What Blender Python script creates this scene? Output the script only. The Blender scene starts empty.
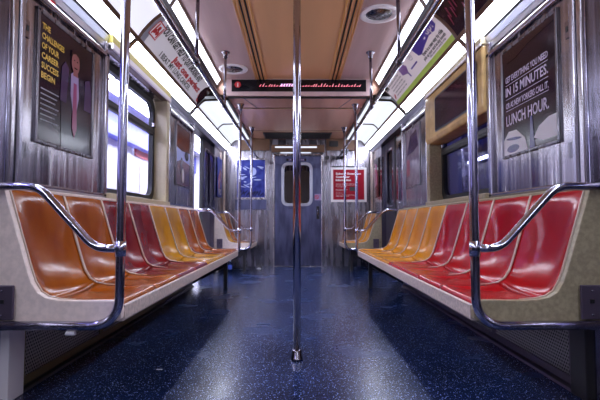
import bpy, bmesh, math, random
from mathutils import Vector, Matrix
random.seed(7)
SC = bpy.context.scene
COL = SC.collection
PI = math.pi

# ------------------------------------------------------------------ camera, world, exposure
cam_d = bpy.data.cameras.new('camera'); cam_d.sensor_width = 36.0; cam_d.lens = 36.0*440/600; cam_d.clip_start = .02
cam = bpy.data.objects.new('camera', cam_d); COL.objects.link(cam); SC.camera = cam
cam.location = (0, 0, .75)
cam.rotation_euler = (PI/2 + math.atan(22/440), 0, -math.atan(2/440))
w = bpy.data.worlds.new('world'); SC.world = w; w.use_nodes = True
w.node_tree.nodes['Background'].inputs[0].default_value = (.25, .3, .6, 1)
w.node_tree.nodes['Background'].inputs[1].default_value = .12
SC.view_settings.view_transform = 'Standard'; SC.view_settings.look = 'None'
SC.view_settings.exposure = 0.85; SC.view_settings.gamma = 1.0; SC.view_settings.use_curve_mapping = False
LENS_LOW, LENS_WIDE, LENS_UP, CARD_GLOW = 15.0, .62, 3.0, .16
PLATFORM_GLOW = 15.0
LIGHT_COL = (.79, .84, 1.0)

# ------------------------------------------------------------------ materials
def nodes_of(name):
    m = bpy.data.materials.new(name); m.use_nodes = True
    nt = m.node_tree
    return m, nt, nt.nodes['Principled BSDF']
def tex_coord(nt, scale):
    tc = nt.nodes.new('ShaderNodeTexCoord'); mp = nt.nodes.new('ShaderNodeMapping')
    mp.inputs['Scale'].default_value = scale
    nt.links.new(tc.outputs['Object'], mp.inputs[0]); return mp.outputs[0]
def mat(name, col, metal=0., rough=.4, var=0., scale=(8, 8, 8), bump=0., rvar=0., coat=0., col2=None, detail=3, emit=0., spec=.5):
    m, nt, b = nodes_of(name)
    b.inputs['Base Color'].default_value = (*col, 1); b.inputs['Metallic'].default_value = metal
    b.inputs['Roughness'].default_value = rough; b.inputs['Coat Weight'].default_value = coat
    b.inputs['Coat Roughness'].default_value = .06; b.inputs['Specular IOR Level'].default_value = spec
    if emit:
        b.inputs['Emission Color'].default_value = (*col, 1); b.inputs['Emission Strength'].default_value = emit
    if var or bump or rvar or col2:
        n = nt.nodes.new('ShaderNodeTexNoise'); n.inputs['Scale'].default_value = 1; n.inputs['Detail'].default_value = detail
        nt.links.new(tex_coord(nt, scale), n.inputs['Vector'])
        if var or col2:
            r = nt.nodes.new('ShaderNodeValToRGB')
            a = tuple(c*(1-var) for c in col); c2 = col2 or tuple(min(1, c*(1+var)) for c in col)
            r.color_ramp.elements[0].position = .35; r.color_ramp.elements[1].position = .65
            r.color_ramp.elements[0].color = (*a, 1); r.color_ramp.elements[1].color = (*c2, 1)
            nt.links.new(n.outputs[0], r.inputs[0]); nt.links.new(r.outputs[0], b.inputs['Base Color'])
        if rvar:
            mr = nt.nodes.new('ShaderNodeMapRange'); mr.inputs['To Min'].default_value = max(.02, rough-rvar); mr.inputs['To Max'].default_value = rough+rvar
            mr.inputs['From Min'].default_value = .3; mr.inputs['From Max'].default_value = .7
            nt.links.new(n.outputs[0], mr.inputs['Value']); nt.links.new(mr.outputs[0], b.inputs['Roughness'])
        if bump:
            bp = nt.nodes.new('ShaderNodeBump'); bp.inputs['Strength'].default_value = bump; bp.inputs['Distance'].default_value = .01
            nt.links.new(n.outputs[0], bp.inputs['Height']); nt.links.new(bp.outputs[0], b.inputs['Normal'])
    return m
def emis(name, col, s, base=.8):
    m, nt, b = nodes_of(name)
    b.inputs['Base Color'].default_value = (base, base, base, 1); b.inputs['Emission Color'].default_value = (*col, 1)
    b.inputs['Emission Strength'].default_value = s; return m
def glass_mat(name, tint=(1, 1, 1), refl=1.0):
    m, nt, b = nodes_of(name); nt.nodes.remove(b); out = nt.nodes['Material Output']
    t = nt.nodes.new('ShaderNodeBsdfTransparent'); t.inputs[0].default_value = (*tint, 1)
    g = nt.nodes.new('ShaderNodeBsdfGlossy'); g.inputs['Roughness'].default_value = .02
    lw = nt.nodes.new('ShaderNodeLayerWeight'); lw.inputs[0].default_value = .5
    pw = nt.nodes.new('ShaderNodeMath'); pw.operation = 'POWER'; pw.inputs[1].default_value = 4; nt.links.new(lw.outputs['Facing'], pw.inputs[0])
    f = nt.nodes.new('ShaderNodeMath'); f.operation = 'MULTIPLY_ADD'; f.inputs[1].default_value = .45*refl; f.inputs[2].default_value = .035*refl
    nt.links.new(pw.outputs[0], f.inputs[0])
    mx = nt.nodes.new('ShaderNodeMixShader')
    nt.links.new(f.outputs[0], mx.inputs[0]); nt.links.new(t.outputs[0], mx.inputs[1]); nt.links.new(g.outputs[0], mx.inputs[2])
    nt.links.new(mx.outputs[0], out.inputs[0]); return m

def floor_mat():
    m, nt, b = nodes_of('speckled_floor')
    L = nt.links.new
    def vor(scale, lo, hi):
        v = nt.nodes.new('ShaderNodeTexVoronoi'); v.inputs['Scale'].default_value = 1; v.inputs['Randomness'].default_value = 1
        L(tex_coord(nt, (scale,)*3), v.inputs['Vector'])
        sep = nt.nodes.new('ShaderNodeSeparateColor'); L(v.outputs['Color'], sep.inputs[0])
        th = nt.nodes.new('ShaderNodeMapRange'); th.inputs['To Min'].default_value = -.45; th.inputs['To Max'].default_value = .37
        L(sep.outputs[0], th.inputs['Value'])
        lt = nt.nodes.new('ShaderNodeMath'); lt.operation = 'LESS_THAN'; L(v.outputs['Distance'], lt.inputs[0]); L(th.outputs[0], lt.inputs[1])
        return lt.outputs[0], sep
    n = nt.nodes.new('ShaderNodeTexNoise'); n.inputs['Scale'].default_value = 2.2; n.inputs['Detail'].default_value = 6
    tc = nt.nodes.new('ShaderNodeTexCoord'); L(tc.outputs['Object'], n.inputs['Vector'])
    r = nt.nodes.new('ShaderNodeValToRGB'); r.color_ramp.elements[0].position = .3; r.color_ramp.elements[1].position = .7
    r.color_ramp.elements[0].color = (.003, .006, .028, 1); r.color_ramp.elements[1].color = (.009, .024, .095, 1)
    L(n.outputs[0], r.inputs[0])
    m1, s1 = vor(150, 0, 0); m2, s2 = vor(250, 0, 0)
    mixa = nt.nodes.new('ShaderNodeMix'); mixa.data_type = 'RGBA'; mixa.inputs['B'].default_value = (.13, .19, .42, 1)
    L(m2, mixa.inputs['Factor']); L(r.outputs[0], mixa.inputs['A'])
    mixb = nt.nodes.new('ShaderNodeMix'); mixb.data_type = 'RGBA'; mixb.inputs['B'].default_value = (.50, .56, .82, 1)
    L(m1, mixb.inputs['Factor']); L(mixa.outputs['Result'], mixb.inputs['A'])
    L(mixb.outputs['Result'], b.inputs['Base Color'])
    b.inputs['Specular IOR Level'].default_value = .30
    mr = nt.nodes.new('ShaderNodeMapRange'); mr.inputs['To Min'].default_value = .19; mr.inputs['To Max'].default_value = .30
    mr.inputs['From Min'].default_value = .3; mr.inputs['From Max'].default_value = .7
    L(n.outputs[0], mr.inputs['Value']); L(mr.outputs[0], b.inputs['Roughness'])
    n2 = nt.nodes.new('ShaderNodeTexNoise'); n2.inputs['Scale'].default_value = 60; L(tc.outputs['Object'], n2.inputs['Vector'])
    bp = nt.nodes.new('ShaderNodeBump'); bp.inputs['Strength'].default_value = .12; bp.inputs['Distance'].default_value = .003
    L(n2.outputs[0], bp.inputs['Height']); L(bp.outputs[0], b.inputs['Normal'])
    return m
def perforated_mat():
    m, nt, b = nodes_of('perforated_steel'); L = nt.links.new
    tc = nt.nodes.new('ShaderNodeTexCoord'); sp = nt.nodes.new('ShaderNodeSeparateXYZ'); L(tc.outputs['Object'], sp.inputs[0])
    def math_(op, a, bb):
        x = nt.nodes.new('ShaderNodeMath'); x.operation = op
        for i, q in enumerate((a, bb)):
            if q is None: continue
            if isinstance(q, (int, float)): x.inputs[i].default_value = q
            else: L(q, x.inputs[i])
        return x.outputs[0]
    p = .018
    row = math_('FLOOR', math_('DIVIDE', sp.outputs[2], p*.866), None)
    off = math_('MULTIPLY', math_('MODULO', row, 2), .5)
    u = math_('SUBTRACT', math_('FRACT', math_('ADD', math_('DIVIDE', sp.outputs[1], p), off), None), .5)
    v = math_('SUBTRACT', math_('FRACT', math_('DIVIDE', sp.outputs[2], p*.866), None), .5)
    d = math_('SQRT', math_('ADD', math_('MULTIPLY', u, u), math_('MULTIPLY', v, v)), None)
    hole = math_('LESS_THAN', d, .33)
    mx = nt.nodes.new('ShaderNodeMix'); mx.data_type = 'RGBA'
    mx.inputs['A'].default_value = (.34, .32, .33, 1); mx.inputs['B'].default_value = (.004, .004, .005, 1)
    L(hole, mx.inputs['Factor']); L(mx.outputs['Result'], b.inputs['Base Color'])
    L(math_('SUBTRACT', 1, hole), b.inputs['Metallic']); b.inputs['Roughness'].default_value = .45
    return m

ST = (26, 26, .9)
M = dict(
 steel=mat('brushed_steel', (.44, .41, .44), 1, .20, var=.34, scale=ST, rvar=.10, bump=.035),
 framesteel=mat('frame_steel', (.40, .38, .44), 1, .22),
 smooth=mat('smooth_steel', (.55, .56, .66), 1, .28),
 steel_dark=mat('dark_brushed_steel', (.22, .21, .24), 1, .28, var=.3, scale=ST, rvar=.1, bump=.04),
 steel_blue=mat('door_steel', (.11, .115, .21), 1, .38, var=.25, scale=(14, 14, 3), rvar=.1, bump=.05),
 steel_end=mat('end_wall_steel', (.32, .30, .35), 1, .26, var=.16, scale=(14, 14, 1.2), rvar=.12, bump=.05),
 chrome=mat('polished_pole_steel', (.50, .49, .60), 1, .10, rvar=.04, scale=(60, 60, 20)),
 rail=mat('grab_rail_steel', (.26, .24, .28), 1, .18),
 black=mat('black_rubber', (.008, .008, .010), 0, .45),
 blackgloss=mat('black_gloss', (.006, .006, .009), 0, .12),
 trim=mat('dark_trim', (.06, .055, .06), .7, .35),
 tan=mat('tan_ceiling_panel', (.78, .44, .22), .1, .3, var=.05, scale=(5, .5, 5)),
 mauve=mat('mauve_ceiling_panel', (.62, .44, .44), .2, .30, var=.08, scale=(8, .8, 8)),
 lowceil=mat('brown_steel_ceiling', (.80, .45, .32), .35, .27, var=.07, scale=(9, 1.0, 9)),
 tanrib=mat('tan_rib', (.90, .58, .20), .3, .3),
 beige=mat('beige_speckled_fibreglass', (.62, .50, .45), 0, .38, var=.16, scale=(60, 60, 60)),
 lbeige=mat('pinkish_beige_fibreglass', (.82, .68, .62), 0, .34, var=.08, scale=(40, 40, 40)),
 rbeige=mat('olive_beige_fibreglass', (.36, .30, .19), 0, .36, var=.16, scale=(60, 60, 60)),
 cream=mat('cream_window_surround', (.52, .44, .28), 0, .35, var=.06),
 ochre=mat('ochre_display_box', (.55, .36, .15), 0, .26, var=.14, scale=(10, 10, 10)),
 brownun=mat('brown_underside', (.14, .07, .04), .1, .3),
 ridge=mat('pale_seat_edge', (.55, .42, .34), 0, .3),
 floor=floor_mat(), perf=perforated_mat(),
 lens_low=emis('lamp_lens', LIGHT_COL, LENS_LOW), lens_wide=emis('wide_lamp_lens', LIGHT_COL, LENS_WIDE, .22), lens_up=emis('upper_lamp_lens', LIGHT_COL, LENS_UP),
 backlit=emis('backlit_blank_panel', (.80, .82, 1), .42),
 tube=emis('fluorescent_tube', (.75, .8, 1), 14),
 glass=glass_mat('window_glass', (.93, .94, 1)), glass_smoky=glass_mat('smoky_glass', (.10, .09, .22), 1.2), glass_dark=glass_mat('tinted_glass', (.62, .60, .80), 1.5),
 plum=mat('purple_grey_plate', (.13, .10, .15), .6, .35),
 brass=mat('olive_metal_frame', (.20, .16, .08), .6, .4),
 white=mat('white_plastic', (.85, .80, .84), 0, .35),
 iwhite=mat('white_ink', (.75, .72, .74), 0, .3), ired=mat('red_ink', (.55, .02, .03), 0, .3), iblack=mat('black_ink', (.03, .028, .035), 0, .4),
 iyellow=mat('yellow_ink', (.75, .48, .06), 0, .3), ipurple=mat('purple_ink', (.09, .05, .36), 0, .3), igreen=mat('lime_ink', (.50, .68, .08), 0, .3),
 igrey=mat('grey_ink', (.30, .30, .36), 0, .3), iskin=mat('printed_skin', (.30, .11, .11), 0, .15), idusk=mat('printed_dusky_violet', (.055, .028, .085), 0, .15), iviolet=mat('printed_violet', (.30, .16, .42), 0, .3),
 ililac=mat('printed_lilac_shirt', (.36, .26, .46), 0, .2), inavy=mat('printed_navy', (.012, .010, .03), 0, .12), imaroon=mat('printed_dark_brown', (.030, .010, .014), 0, .14, spec=.35),
 ipalelilac=mat('printed_pale_lilac', (.60, .52, .66), 0, .2), iblue=mat('printed_blue', (.012, .016, .20), 0, .4, spec=.2, col2=(.05, .07, .40), scale=(9, 9, 9)), ipaleblue=mat('printed_pale_blue', (.42, .48, .85), 0, .3),
 iorange=mat('printed_orange', (.24, .06, .02), 0, .15, col2=(.06, .03, .05), scale=(6, 6, 6)), ipink=mat('printed_pink', (.32, .06, .16), 0, .2),
 darkposter=mat('dark_poster_paper', (.012, .007, .014), 0, .12, spec=.3, col2=(.045, .018, .035), scale=(3, 3, 3)),
 cardwhite=None, led=emis('red_led', (1, .05, .10), .55), ledw=emis('pale_led', (.7, .4, 1), .7),
 tile=mat('white_station_tile', (.78, .77, .84), 0, .3, var=.04), bluebeam=mat('blue_station_beam', (.10, .11, .55), 0, .4),
 concrete=mat('platform_concrete', (.42, .40, .46), 0, .6, var=.1), tunnel=mat('tunnel_wall', (.08, .09, .34), 0, .5, var=.4, scale=(3, 1, 3)),
 tunnelcol=mat('pale_blue_column', (.60, .62, .85), 0, .4), greywall=mat('grey_station_panel', (.30, .29, .36), 0, .4),
 bottle=glass_mat('blue_bottle_plastic', (.45, .6, 1)), bluecap=mat('bottle_cap', (.6, .7, .95), 0, .3), blabel=mat('bottle_label', (.08, .14, .65), 0, .3),
 ibluegrey=mat('reflection_blue_grey', (.07, .06, .18), 0, .2), yellowpaint=mat('yellow_painted_strip', (.50, .42, .10), 0, .35),
 plumdoor=mat('dark_door_paint', (.035, .028, .055), .4, .35), redscrawl=mat('dark_red_ink', (.22, .01, .04), 0, .4),
 paper=mat('paper_scrap', (.7, .7, .75), 0, .6),
)
def backlit_paper(name, col, s):
    m = mat(name, col, 0, .3, emit=s); return m
M['cardwhite'] = backlit_paper('backlit_card_paper', (.62, .60, .66), CARD_GLOW)
M['cardlav'] = backlit_paper('backlit_card_paper_cream', (.66, .58, .60), CARD_GLOW)
def plastic(name, col, col2):
    return mat(name, col, 0, .17, scale=(7, 7, 5), rvar=.05, col2=col2, bump=.10, spec=.42)
SEATM = {'lorange': plastic('orange_seat_plastic', (.27, .055, .002), (.36, .085, .003)), 'lred': plastic('dark_red_seat_plastic', (.14, .003, .006), (.22, .006, .008)),
         'lyellow': plastic('yellow_seat_plastic', (.44, .19, .004), (.55, .25, .006)), 'rred': plastic('red_seat_plastic', (.34, .002, .006), (.44, .005, .010)),
         'ryellow': plastic('golden_seat_plastic', (.56, .20, .003), (.66, .27, .006))}

# ------------------------------------------------------------------ mesh helpers
def root_loc(p):
    v = Vector((0, 0, 0))
    while p is not None: v += Vector(p.location); p = p.parent
    return v
def obj(name, bm, m, parent=None, smooth=False, bevel=0.):
    me = bpy.data.meshes.new(name)
    L = root_loc(parent)
    if L.length > 0: bmesh.ops.translate(bm, vec=-L, verts=bm.verts)
    bm.to_mesh(me); bm.free(); me.materials.append(m)
    if smooth: me.shade_smooth()
    o = bpy.data.objects.new(name, me); COL.objects.link(o)
    if parent is not None: o.parent = parent
    if bevel:
        b = o.modifiers.new('bevel', 'BEVEL'); b.width = bevel; b.segments = 2; b.limit_method = 'ANGLE'
    return o
def tag(o, label, cat, group=None, kind=None):
    o['label'] = label; o['category'] = cat
    if group: o['group'] = group
    if kind: o['kind'] = kind
    return o
def thing(name, label, cat, loc, group=None):
    o = bpy.data.objects.new(name, None); COL.objects.link(o); o.location = loc; o.empty_display_size = .05
    return tag(o, label, cat, group)
def struct(name, bm, m, **k):
    o = obj(name, bm, m, **k); o['kind'] = 'structure'; return o
def box(bm, x0, x1, y0, y1, z0, z1):
    x0, x1 = sorted((x0, x1)); y0, y1 = sorted((y0, y1)); z0, z1 = sorted((z0, z1))
    v = [bm.verts.new((x, y, z)) for x in (x0, x1) for y in (y0, y1) for z in (z0, z1)]
    for f in ((0, 1, 3, 2), (4, 6, 7, 5), (0, 4, 5, 1), (2, 3, 7, 6), (0, 2, 6, 4), (1, 5, 7, 3)): bm.faces.new([v[i] for i in f])
    return bm
def B(*a): return box(bmesh.new(), *a)
def prism(bm, pts, y0, y1):          # polygon in XZ extruded in Y
    a = [bm.verts.new((x, y0, z)) for x, z in pts]; b = [bm.verts.new((x, y1, z)) for x, z in pts]
    bm.faces.new(a); bm.faces.new(b[::-1])
    for i in range(len(pts)):
        j = (i+1) % len(pts); bm.faces.new((a[i], b[i], b[j], a[j]))
    bmesh.ops.recalc_face_normals(bm, faces=bm.faces); return bm
def fillet(pts, r, n=8):
    P = [Vector(p) for p in pts]; out = [P[0]]
    for i in range(1, len(P)-1):
        a = (P[i-1]-P[i]); b = (P[i+1]-P[i]); la, lb = a.length, b.length; a.normalize(); b.normalize()
        ang = a.angle(b)
        if ang > PI-.02: out.append(P[i]); continue
        t = min(r/math.tan(ang/2), la*.49, lb*.49); s = P[i]+a*t; e = P[i]+b*t
        for k in range(n+1):
            q = k/n; out.append(s*(1-q)**2 + P[i]*2*q*(1-q) + e*q*q)
    out.append(P[-1]); return out
def tube(bm, pts, r, n=16, cap=True):
    P = [Vector(p) for p in pts]; rings = []
    rr = r if isinstance(r, (list, tuple)) else [r]*len(P)
    t0 = (P[1]-P[0]).normalized(); up = Vector((0, 0, 1)) if abs(t0.z) < .9 else Vector((1, 0, 0))
    nrm = (up - t0*up.dot(t0)).normalized()
    for i, p in enumerate(P):
        t = ((P[i+1]-P[i]) if i == 0 else (P[i]-P[i-1]) if i == len(P)-1 else (P[i+1]-P[i]).normalized()+(P[i]-P[i-1]).normalized()).normalized()
        nrm = (nrm - t*nrm.dot(t)).normalized(); bn = t.cross(nrm)
        rings.append([bm.verts.new(p + (nrm*math.cos(2*PI*k/n) + bn*math.sin(2*PI*k/n))*rr[i]) for k in range(n)])
    for a, b in zip(rings, rings[1:]):
        for k in range(n): bm.faces.new((a[k], a[(k+1) % n], b[(k+1) % n], b[k]))
    if cap: bm.faces.new(rings[0][::-1]); bm.faces.new(rings[-1])
    for f in bm.faces: f.smooth = len(f.verts) == 4
    return bm
def T(pts, r, n=16): return tube(bmesh.new(), pts, r, n)
def lathe(bm, c, prof, n=28, cap=True):        # prof (r, z) about a vertical axis
    rings = [[bm.verts.new((c[0]+r*math.cos(2*PI*k/n), c[1]+r*math.sin(2*PI*k/n), c[2]+z)) for k in range(n)] for r, z in prof]
    for a, b in zip(rings, rings[1:]):
        for k in range(n): bm.faces.new((a[k], a[(k+1) % n], b[(k+1) % n], b[k]))
    if cap: bm.faces.new(rings[0][::-1]); bm.faces.new(rings[-1])
    bmesh.ops.recalc_face_normals(bm, faces=bm.faces)
    for f in bm.faces: f.smooth = len(f.verts) == 4
    return bm
def rrect(u0, u1, v0, v1, r, n=6):
    out = []
    for cu, cv, a0 in ((u1-r, v1-r, 0), (u0+r, v1-r, 90), (u0+r, v0+r, 180), (u1-r, v0+r, 270)):
        for k in range(n+1):
            a = math.radians(a0+90*k/n); out.append((cu+r*math.cos(a), cv+r*math.sin(a)))
    return out
def ring(bm, outer, inner, f0, f1):  # loops of (u,v); f0/f1 map (u,v) to 3D on both faces
    n = len(outer)
    A = [bm.verts.new(f0(*p)) for p in outer]; Bq = [bm.verts.new(f0(*p)) for p in inner]
    Cq = [bm.verts.new(f1(*p)) for p in outer]; D = [bm.verts.new(f1(*p)) for p in inner]
    for i in range(n):
        j = (i+1) % n
        for q in ((A[i], A[j], Bq[j], Bq[i]), (Cq[j], Cq[i], D[i], D[j]), (A[j], A[i], Cq[i], Cq[j]), (Bq[i], Bq[j], D[j], D[i])): bm.faces.new(q)
    bmesh.ops.recalc_face_normals(bm, faces=bm.faces); return bm
# flat artwork: a mapper turns sheet coordinates (u right, v up, w out of the sheet) into 3D
def wall_map(S, X, yc, zc):          # side wall poster, read from inside the car
    return lambda u, v, w=0: Vector((S*(X-w), yc - S*u, zc+v))
def back_map(Y, xc, zc): return lambda u, v, w=0: Vector((xc+u, Y-w, zc+v))
def poly(bm, m, pts, w):
    bm.faces.new([bm.verts.new(m(u, v, w)) for u, v in pts]); return bm
def rect(bm, m, u0, u1, v0, v1, w, nv=1):
    for k in range(nv):
        a = v0+(v1-v0)*k/nv; b = v0+(v1-v0)*(k+1)/nv; poly(bm, m, [(u0, a), (u1, a), (u1, b), (u0, b)], w)
    return bm
def ell(bm, m, cu, cv, a, b, w, n=24, rot=0):
    c, s = math.cos(rot), math.sin(rot)
    return poly(bm, m, [(cu+a*math.cos(t)*c-b*math.sin(t)*s, cv+a*math.cos(t)*s+b*math.sin(t)*c) for t in [2*PI*k/n for k in range(n)]], w)
_tc = {}
def text_geo(s, bold=0.):
    if (s, bold) in _tc: return _tc[(s, bold)]
    c = bpy.data.curves.new('t', 'FONT'); c.body = s; c.size = 1; c.offset = bold; c.resolution_u = 2
    o = bpy.data.objects.new('t', c); COL.objects.link(o); dg = bpy.context.evaluated_depsgraph_get()
    me = bpy.data.meshes.new_from_object(o.evaluated_get(dg))
    V = [(v.co.x, v.co.y) for v in me.vertices]; F = [tuple(p.vertices) for p in me.polygons]
    bpy.data.objects.remove(o); bpy.data.curves.remove(c); bpy.data.meshes.remove(me)
    _tc[(s, bold)] = (V, F); return V, F
def text(bm, m, s, u0, v0, width, height, w, bold=.015, shear=0.):
    V, F = text_geo(s, bold)
    x0 = min(v[0] for v in V); x1 = max(v[0] for v in V)
    vs = []
    for x, y in V:
        v = y/.72*height; vs.append(bm.verts.new(m(u0+(x-x0)/(x1-x0)*width+shear*v, v0+v, w)))
    for f in F:
        try: bm.faces.new([vs[i] for i in f])
        except ValueError: pass
    return bm

# ------------------------------------------------------------------ key sizes
WX = 1.25; YB = 7.5; ZC = 2.38; ZL = 2.17; YS = 4.98; YN = -2.0
side = lambda S: 'left' if S < 0 else 'right'

# ------------------------------------------------------------------ shell
struct('floor', B(-1.42, 1.42, YN, 8.3, -.06, 0), M['floor'])
for S in (-1, 1):
    bm = bmesh.new()
    a, b = S*WX, S*(WX+.13)
    box(bm, a, b, YN, .55, 0, 2.45)
    box(bm, a, b, .55, 1.86, 1.93, 2.45)
    box(bm, a, b, 1.86, 2.78, 0, 2.45)
    box(bm, a, b, 2.78, 4.06, 0, .925); box(bm, a, b, 2.78, 4.06, 1.86, 2.45)
    box(bm, a, b, 4.06, 5.16, 0, 2.45)
    box(bm, a, b, 5.16, 6.50, 1.93, 2.45)
    box(bm, a, b, 6.50, YB, 0, 2.45)
    struct('wall_'+side(S), bm, M['steel'])
bm = bmesh.new()
box(bm, -1.38, -.415, YB, YB+.08, 0, 2.45); box(bm, .415, 1.38, YB, YB+.08, 0, 2.45); box(bm, -.415, .415, YB, YB+.08, 1.90, 2.45)
struct('wall_back', bm, M['steel_end'])
struct('wall_front', B(-1.38, 1.38, YN-.08, YN, 0, 2.45), M['steel_end'])
bm = bmesh.new()
box(bm, -.37, .37, YN, YS, ZC, ZC+.05)
struct('ceiling', bm, M['tan'])
bm = bmesh.new()
for S in (-1, 1): box(bm, S*.37, S*.95, YN, YS, ZC+.001, ZC+.05)
struct('ceiling_sides', bm, M['mauve'])
bm = bmesh.new(); box(bm, -.95, .95, YS, YB, ZL, ZL+.04); box(bm, -.95, .95, YS, YS+.03, ZL, ZC+.001)
struct('ceiling_lowered', bm, M['lowceil'])
# seams and border strips of the lowered ceiling
bm = bmesh.new()
for y in (5.43, 6.80): box(bm, -.80, .80, y-.006, y+.006, ZL-.004, ZL+.001)
box(bm, -.80, .80, YS-.012, YS+.01, ZL-.006, ZL+.004)
for S in (-1, 1):
    p = [(S*.62, 4.99), (S*.50, 5.43)]
    v = [bm.verts.new((x+dx, y, ZL-.004)) for (x, y), dx in ((p[0], -.008), (p[0], .008), (p[1], .008), (p[1], -.008))]; bm.faces.new(v)
struct('trim_1', bm, M['black'])
bm = bmesh.new()
for y in (5.455, 6.82): box(bm, -.80, .80, y-.004, y+.004, ZL-.003, ZL+.001)
struct('trim_2', bm, M['tanrib'])

# cove housing behind the lamps
for S, n in ((-1, 3), (1, 4)):
    bm = bmesh.new()
    prism(bm, [(S*x, z) for x, z in ((1.25, 1.93), (1.25, 2.45), (.90, 2.45), (.90, 2.40), (1.19, 2.09), (1.235, 1.985), (1.222, 1.945))], YN, YS)
    prism(bm, [(S*x, z) for x, z in ((1.25, 1.93), (1.25, 2.45), (.80, 2.45), (.80, 2.20), (1.09, 2.20), (1.19, 2.09), (1.235, 1.985), (1.222, 1.945))], YS+.035, YB)
    struct('trim_%d' % n, bm, M['trim'])
# bright moulding under the cove
for S, n in ((-1, 5), (1, 6)):
    bm = bmesh.new(); prism(bm, [(S*x, z) for x, z in ((1.25, 1.90), (1.232, 1.905), (1.215, 1.945), (1.25, 1.95))], YN, YB)
    struct('trim_%d' % n, bm, M['smooth'])

for S, n in ((-1, 30), (1, 31)):
    struct('trim_%d' % n, B(S*1.232, S*1.25, 1.90, 2.79, 1.862, 1.90), M['smooth'])
# ------------------------------------------------------------------ lamps in the coves
ARC = [(1.150, 2.070), (1.118, 2.120), (1.080, 2.165), (1.035, 2.210), (.985, 2.250), (.930, 2.288)]
WIDE = [(1.150, 2.070), (1.118, 2.108), (1.080, 2.140), (1.055, 2.147), (.960, 2.149), (.800, 2.158)]
def strip(S, prof, y0, y1, th=.006, ny=1):
    bm = bmesh.new(); vs = [[bm.verts.new((S*x, y0+(y1-y0)*k/ny, z)) for x, z in prof] for k in range(ny+1)]
    for k in range(ny):
        for i in range(len(prof)-1): bm.faces.new((vs[k][i], vs[k][i+1], vs[k+1][i+1], vs[k+1][i]))
    bmesh.ops.recalc_face_normals(bm, faces=bm.faces)
    f = bm.faces[:][0]; f.normal_update()
    if f.normal.z > 0: bmesh.ops.reverse_faces(bm, faces=bm.faces)
    return bm
LSEG = [(YN, .55), (.55, 1.86), (1.86, 3.10), (3.10, 4.95), (4.99, 6.22), (6.22, 7.49)]
LAB = ['nearest the camera end', 'over the near doorway', 'over the near poster panel', 'edging the long advert', 'over the far doorway', 'over the short far bench']
for S in (-1, 1):
    for i, (y0, y1) in enumerate(LSEG):
        t = thing('ceiling_light', 'white glowing %s cove lamp %s' % (side(S), LAB[i]), 'ceiling light', (S*1.15, (y0+y1)/2, 2.07), 'cove lamps along both sides of the car')
        low = strip(S, [(1.232, 1.985), (1.195, 2.035), (1.155, 2.066)], y0+.012, y1-.012)
        obj('lamp_lens', low, M['lens_low'], t)
        prof = ARC if i < 4 else WIDE
        P = [(1.235, 1.975)]+prof+([(.875, 2.375)] if i < 4 else [])
        for yy in ((y0, y0+.02), (y1-.02, y1)):
            rib = bmesh.new()
            q = [(S*x, z-.008) for x, z in P] + [(S*x, z+.012) for x, z in reversed(P)]
            a = [rib.verts.new((x, yy[0], z)) for x, z in q]; b = [rib.verts.new((x, yy[1], z)) for x, z in q]; n = len(P)
            for k in range(n-1):
                rib.faces.new((a[k], a[k+1], b[k+1], b[k])); rib.faces.new((a[k], a[2*n-1-k], a[2*n-2-k], a[k+1])); rib.faces.new((b[k], b[k+1], b[2*n-2-k], b[2*n-1-k]))
            rib.faces.new(a); rib.faces.new(b[::-1])
            bmesh.ops.recalc_face_normals(rib, faces=rib.faces)
            obj('end_rib', rib, M['brownun'], t)
        obj('divider_strip', prism(bmesh.new(), [(S*1.166, 2.068), (S*1.144, 2.084), (S*1.134, 2.070), (S*1.156, 2.050)], y0, y1), M['brownun'], t)
        obj('lower_strip', prism(bmesh.new(), [(S*1.236, 1.990), (S*1.226, 1.994), (S*1.216, 1.966), (S*1.236, 1.962)], y0, y1), M['trim'], t)
        if i < 4:
            obj('upper_lens', strip(S, [(.925, 2.300), (.905, 2.335), (.88, 2.368)], y0+.012, y1-.012), M['lens_up'], t)
            obj('upper_strip', prism(bmesh.new(), [(S*.945, 2.280), (S*.930, 2.302), (S*.912, 2.296), (S*.930, 2.268)], y0, y1), M['trim'], t)
            obj('ceiling_strip', prism(bmesh.new(), [(S*.885, 2.380), (S*.868, 2.380), (S*.868, 2.368), (S*.885, 2.366)], y0, y1), M['brownun'], t)
        else:
            obj('wide_lens', strip(S, WIDE, y0+.012, y1-.012), M['lens_wide'], t, smooth=True)
            obj('upper_strip', B(S*.82, S*.795, y0, y1, 2.146, 2.172), M['trim'], t)

# ------------------------------------------------------------------ advertising cards in the coves
ACC = [0]
for (a, b) in zip(ARC, ARC[1:]): ACC.append(ACC[-1]+math.dist(a, b))
AL = ACC[-1]
def card_map(S, y0, y1):             # u from 0 to the length, v from 0 (outer edge) to AL (inner edge)
    def f(u, v, w=0):
        v = max(0, min(AL, v)); i = 0
        while i < len(ACC)-2 and v > ACC[i+1]: i += 1
        q = (v-ACC[i])/(ACC[i+1]-ACC[i]); x = ARC[i][0]+(ARC[i+1][0]-ARC[i][0])*q; z = ARC[i][1]+(ARC[i+1][1]-ARC[i][1])*q
        y = y0+u if S < 0 else y1-u
        return Vector((S*(x-.7*(w+.004)), y, z-.7*(w+.004)))
    return f
def card_sheet(name, S, y0, y1, m, parent=None):
    return obj(name, strip(S, [(x-.003, z-.003) for x, z in ARC], y0, y1), m, parent, smooth=True)
y0, y1 = 3.125, 4.93; Lc = y1-y0
t = thing('advertising_card', 'long curved white advert with black and red lettering and a red emblem, left cove', 'advert', (-1.04, (y0+y1)/2, 2.2))
card_sheet('card', -1, y0, y1, M['cardwhite'], t); m = card_map(-1, y0, y1)
bm = bmesh.new(); rect(bm, m, 0, Lc, .255, AL, .001, 3); rect(bm, m, 0, .07, 0, AL, .0012, 8)
obj('grey_border', bm, M['igrey'], t)
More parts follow.
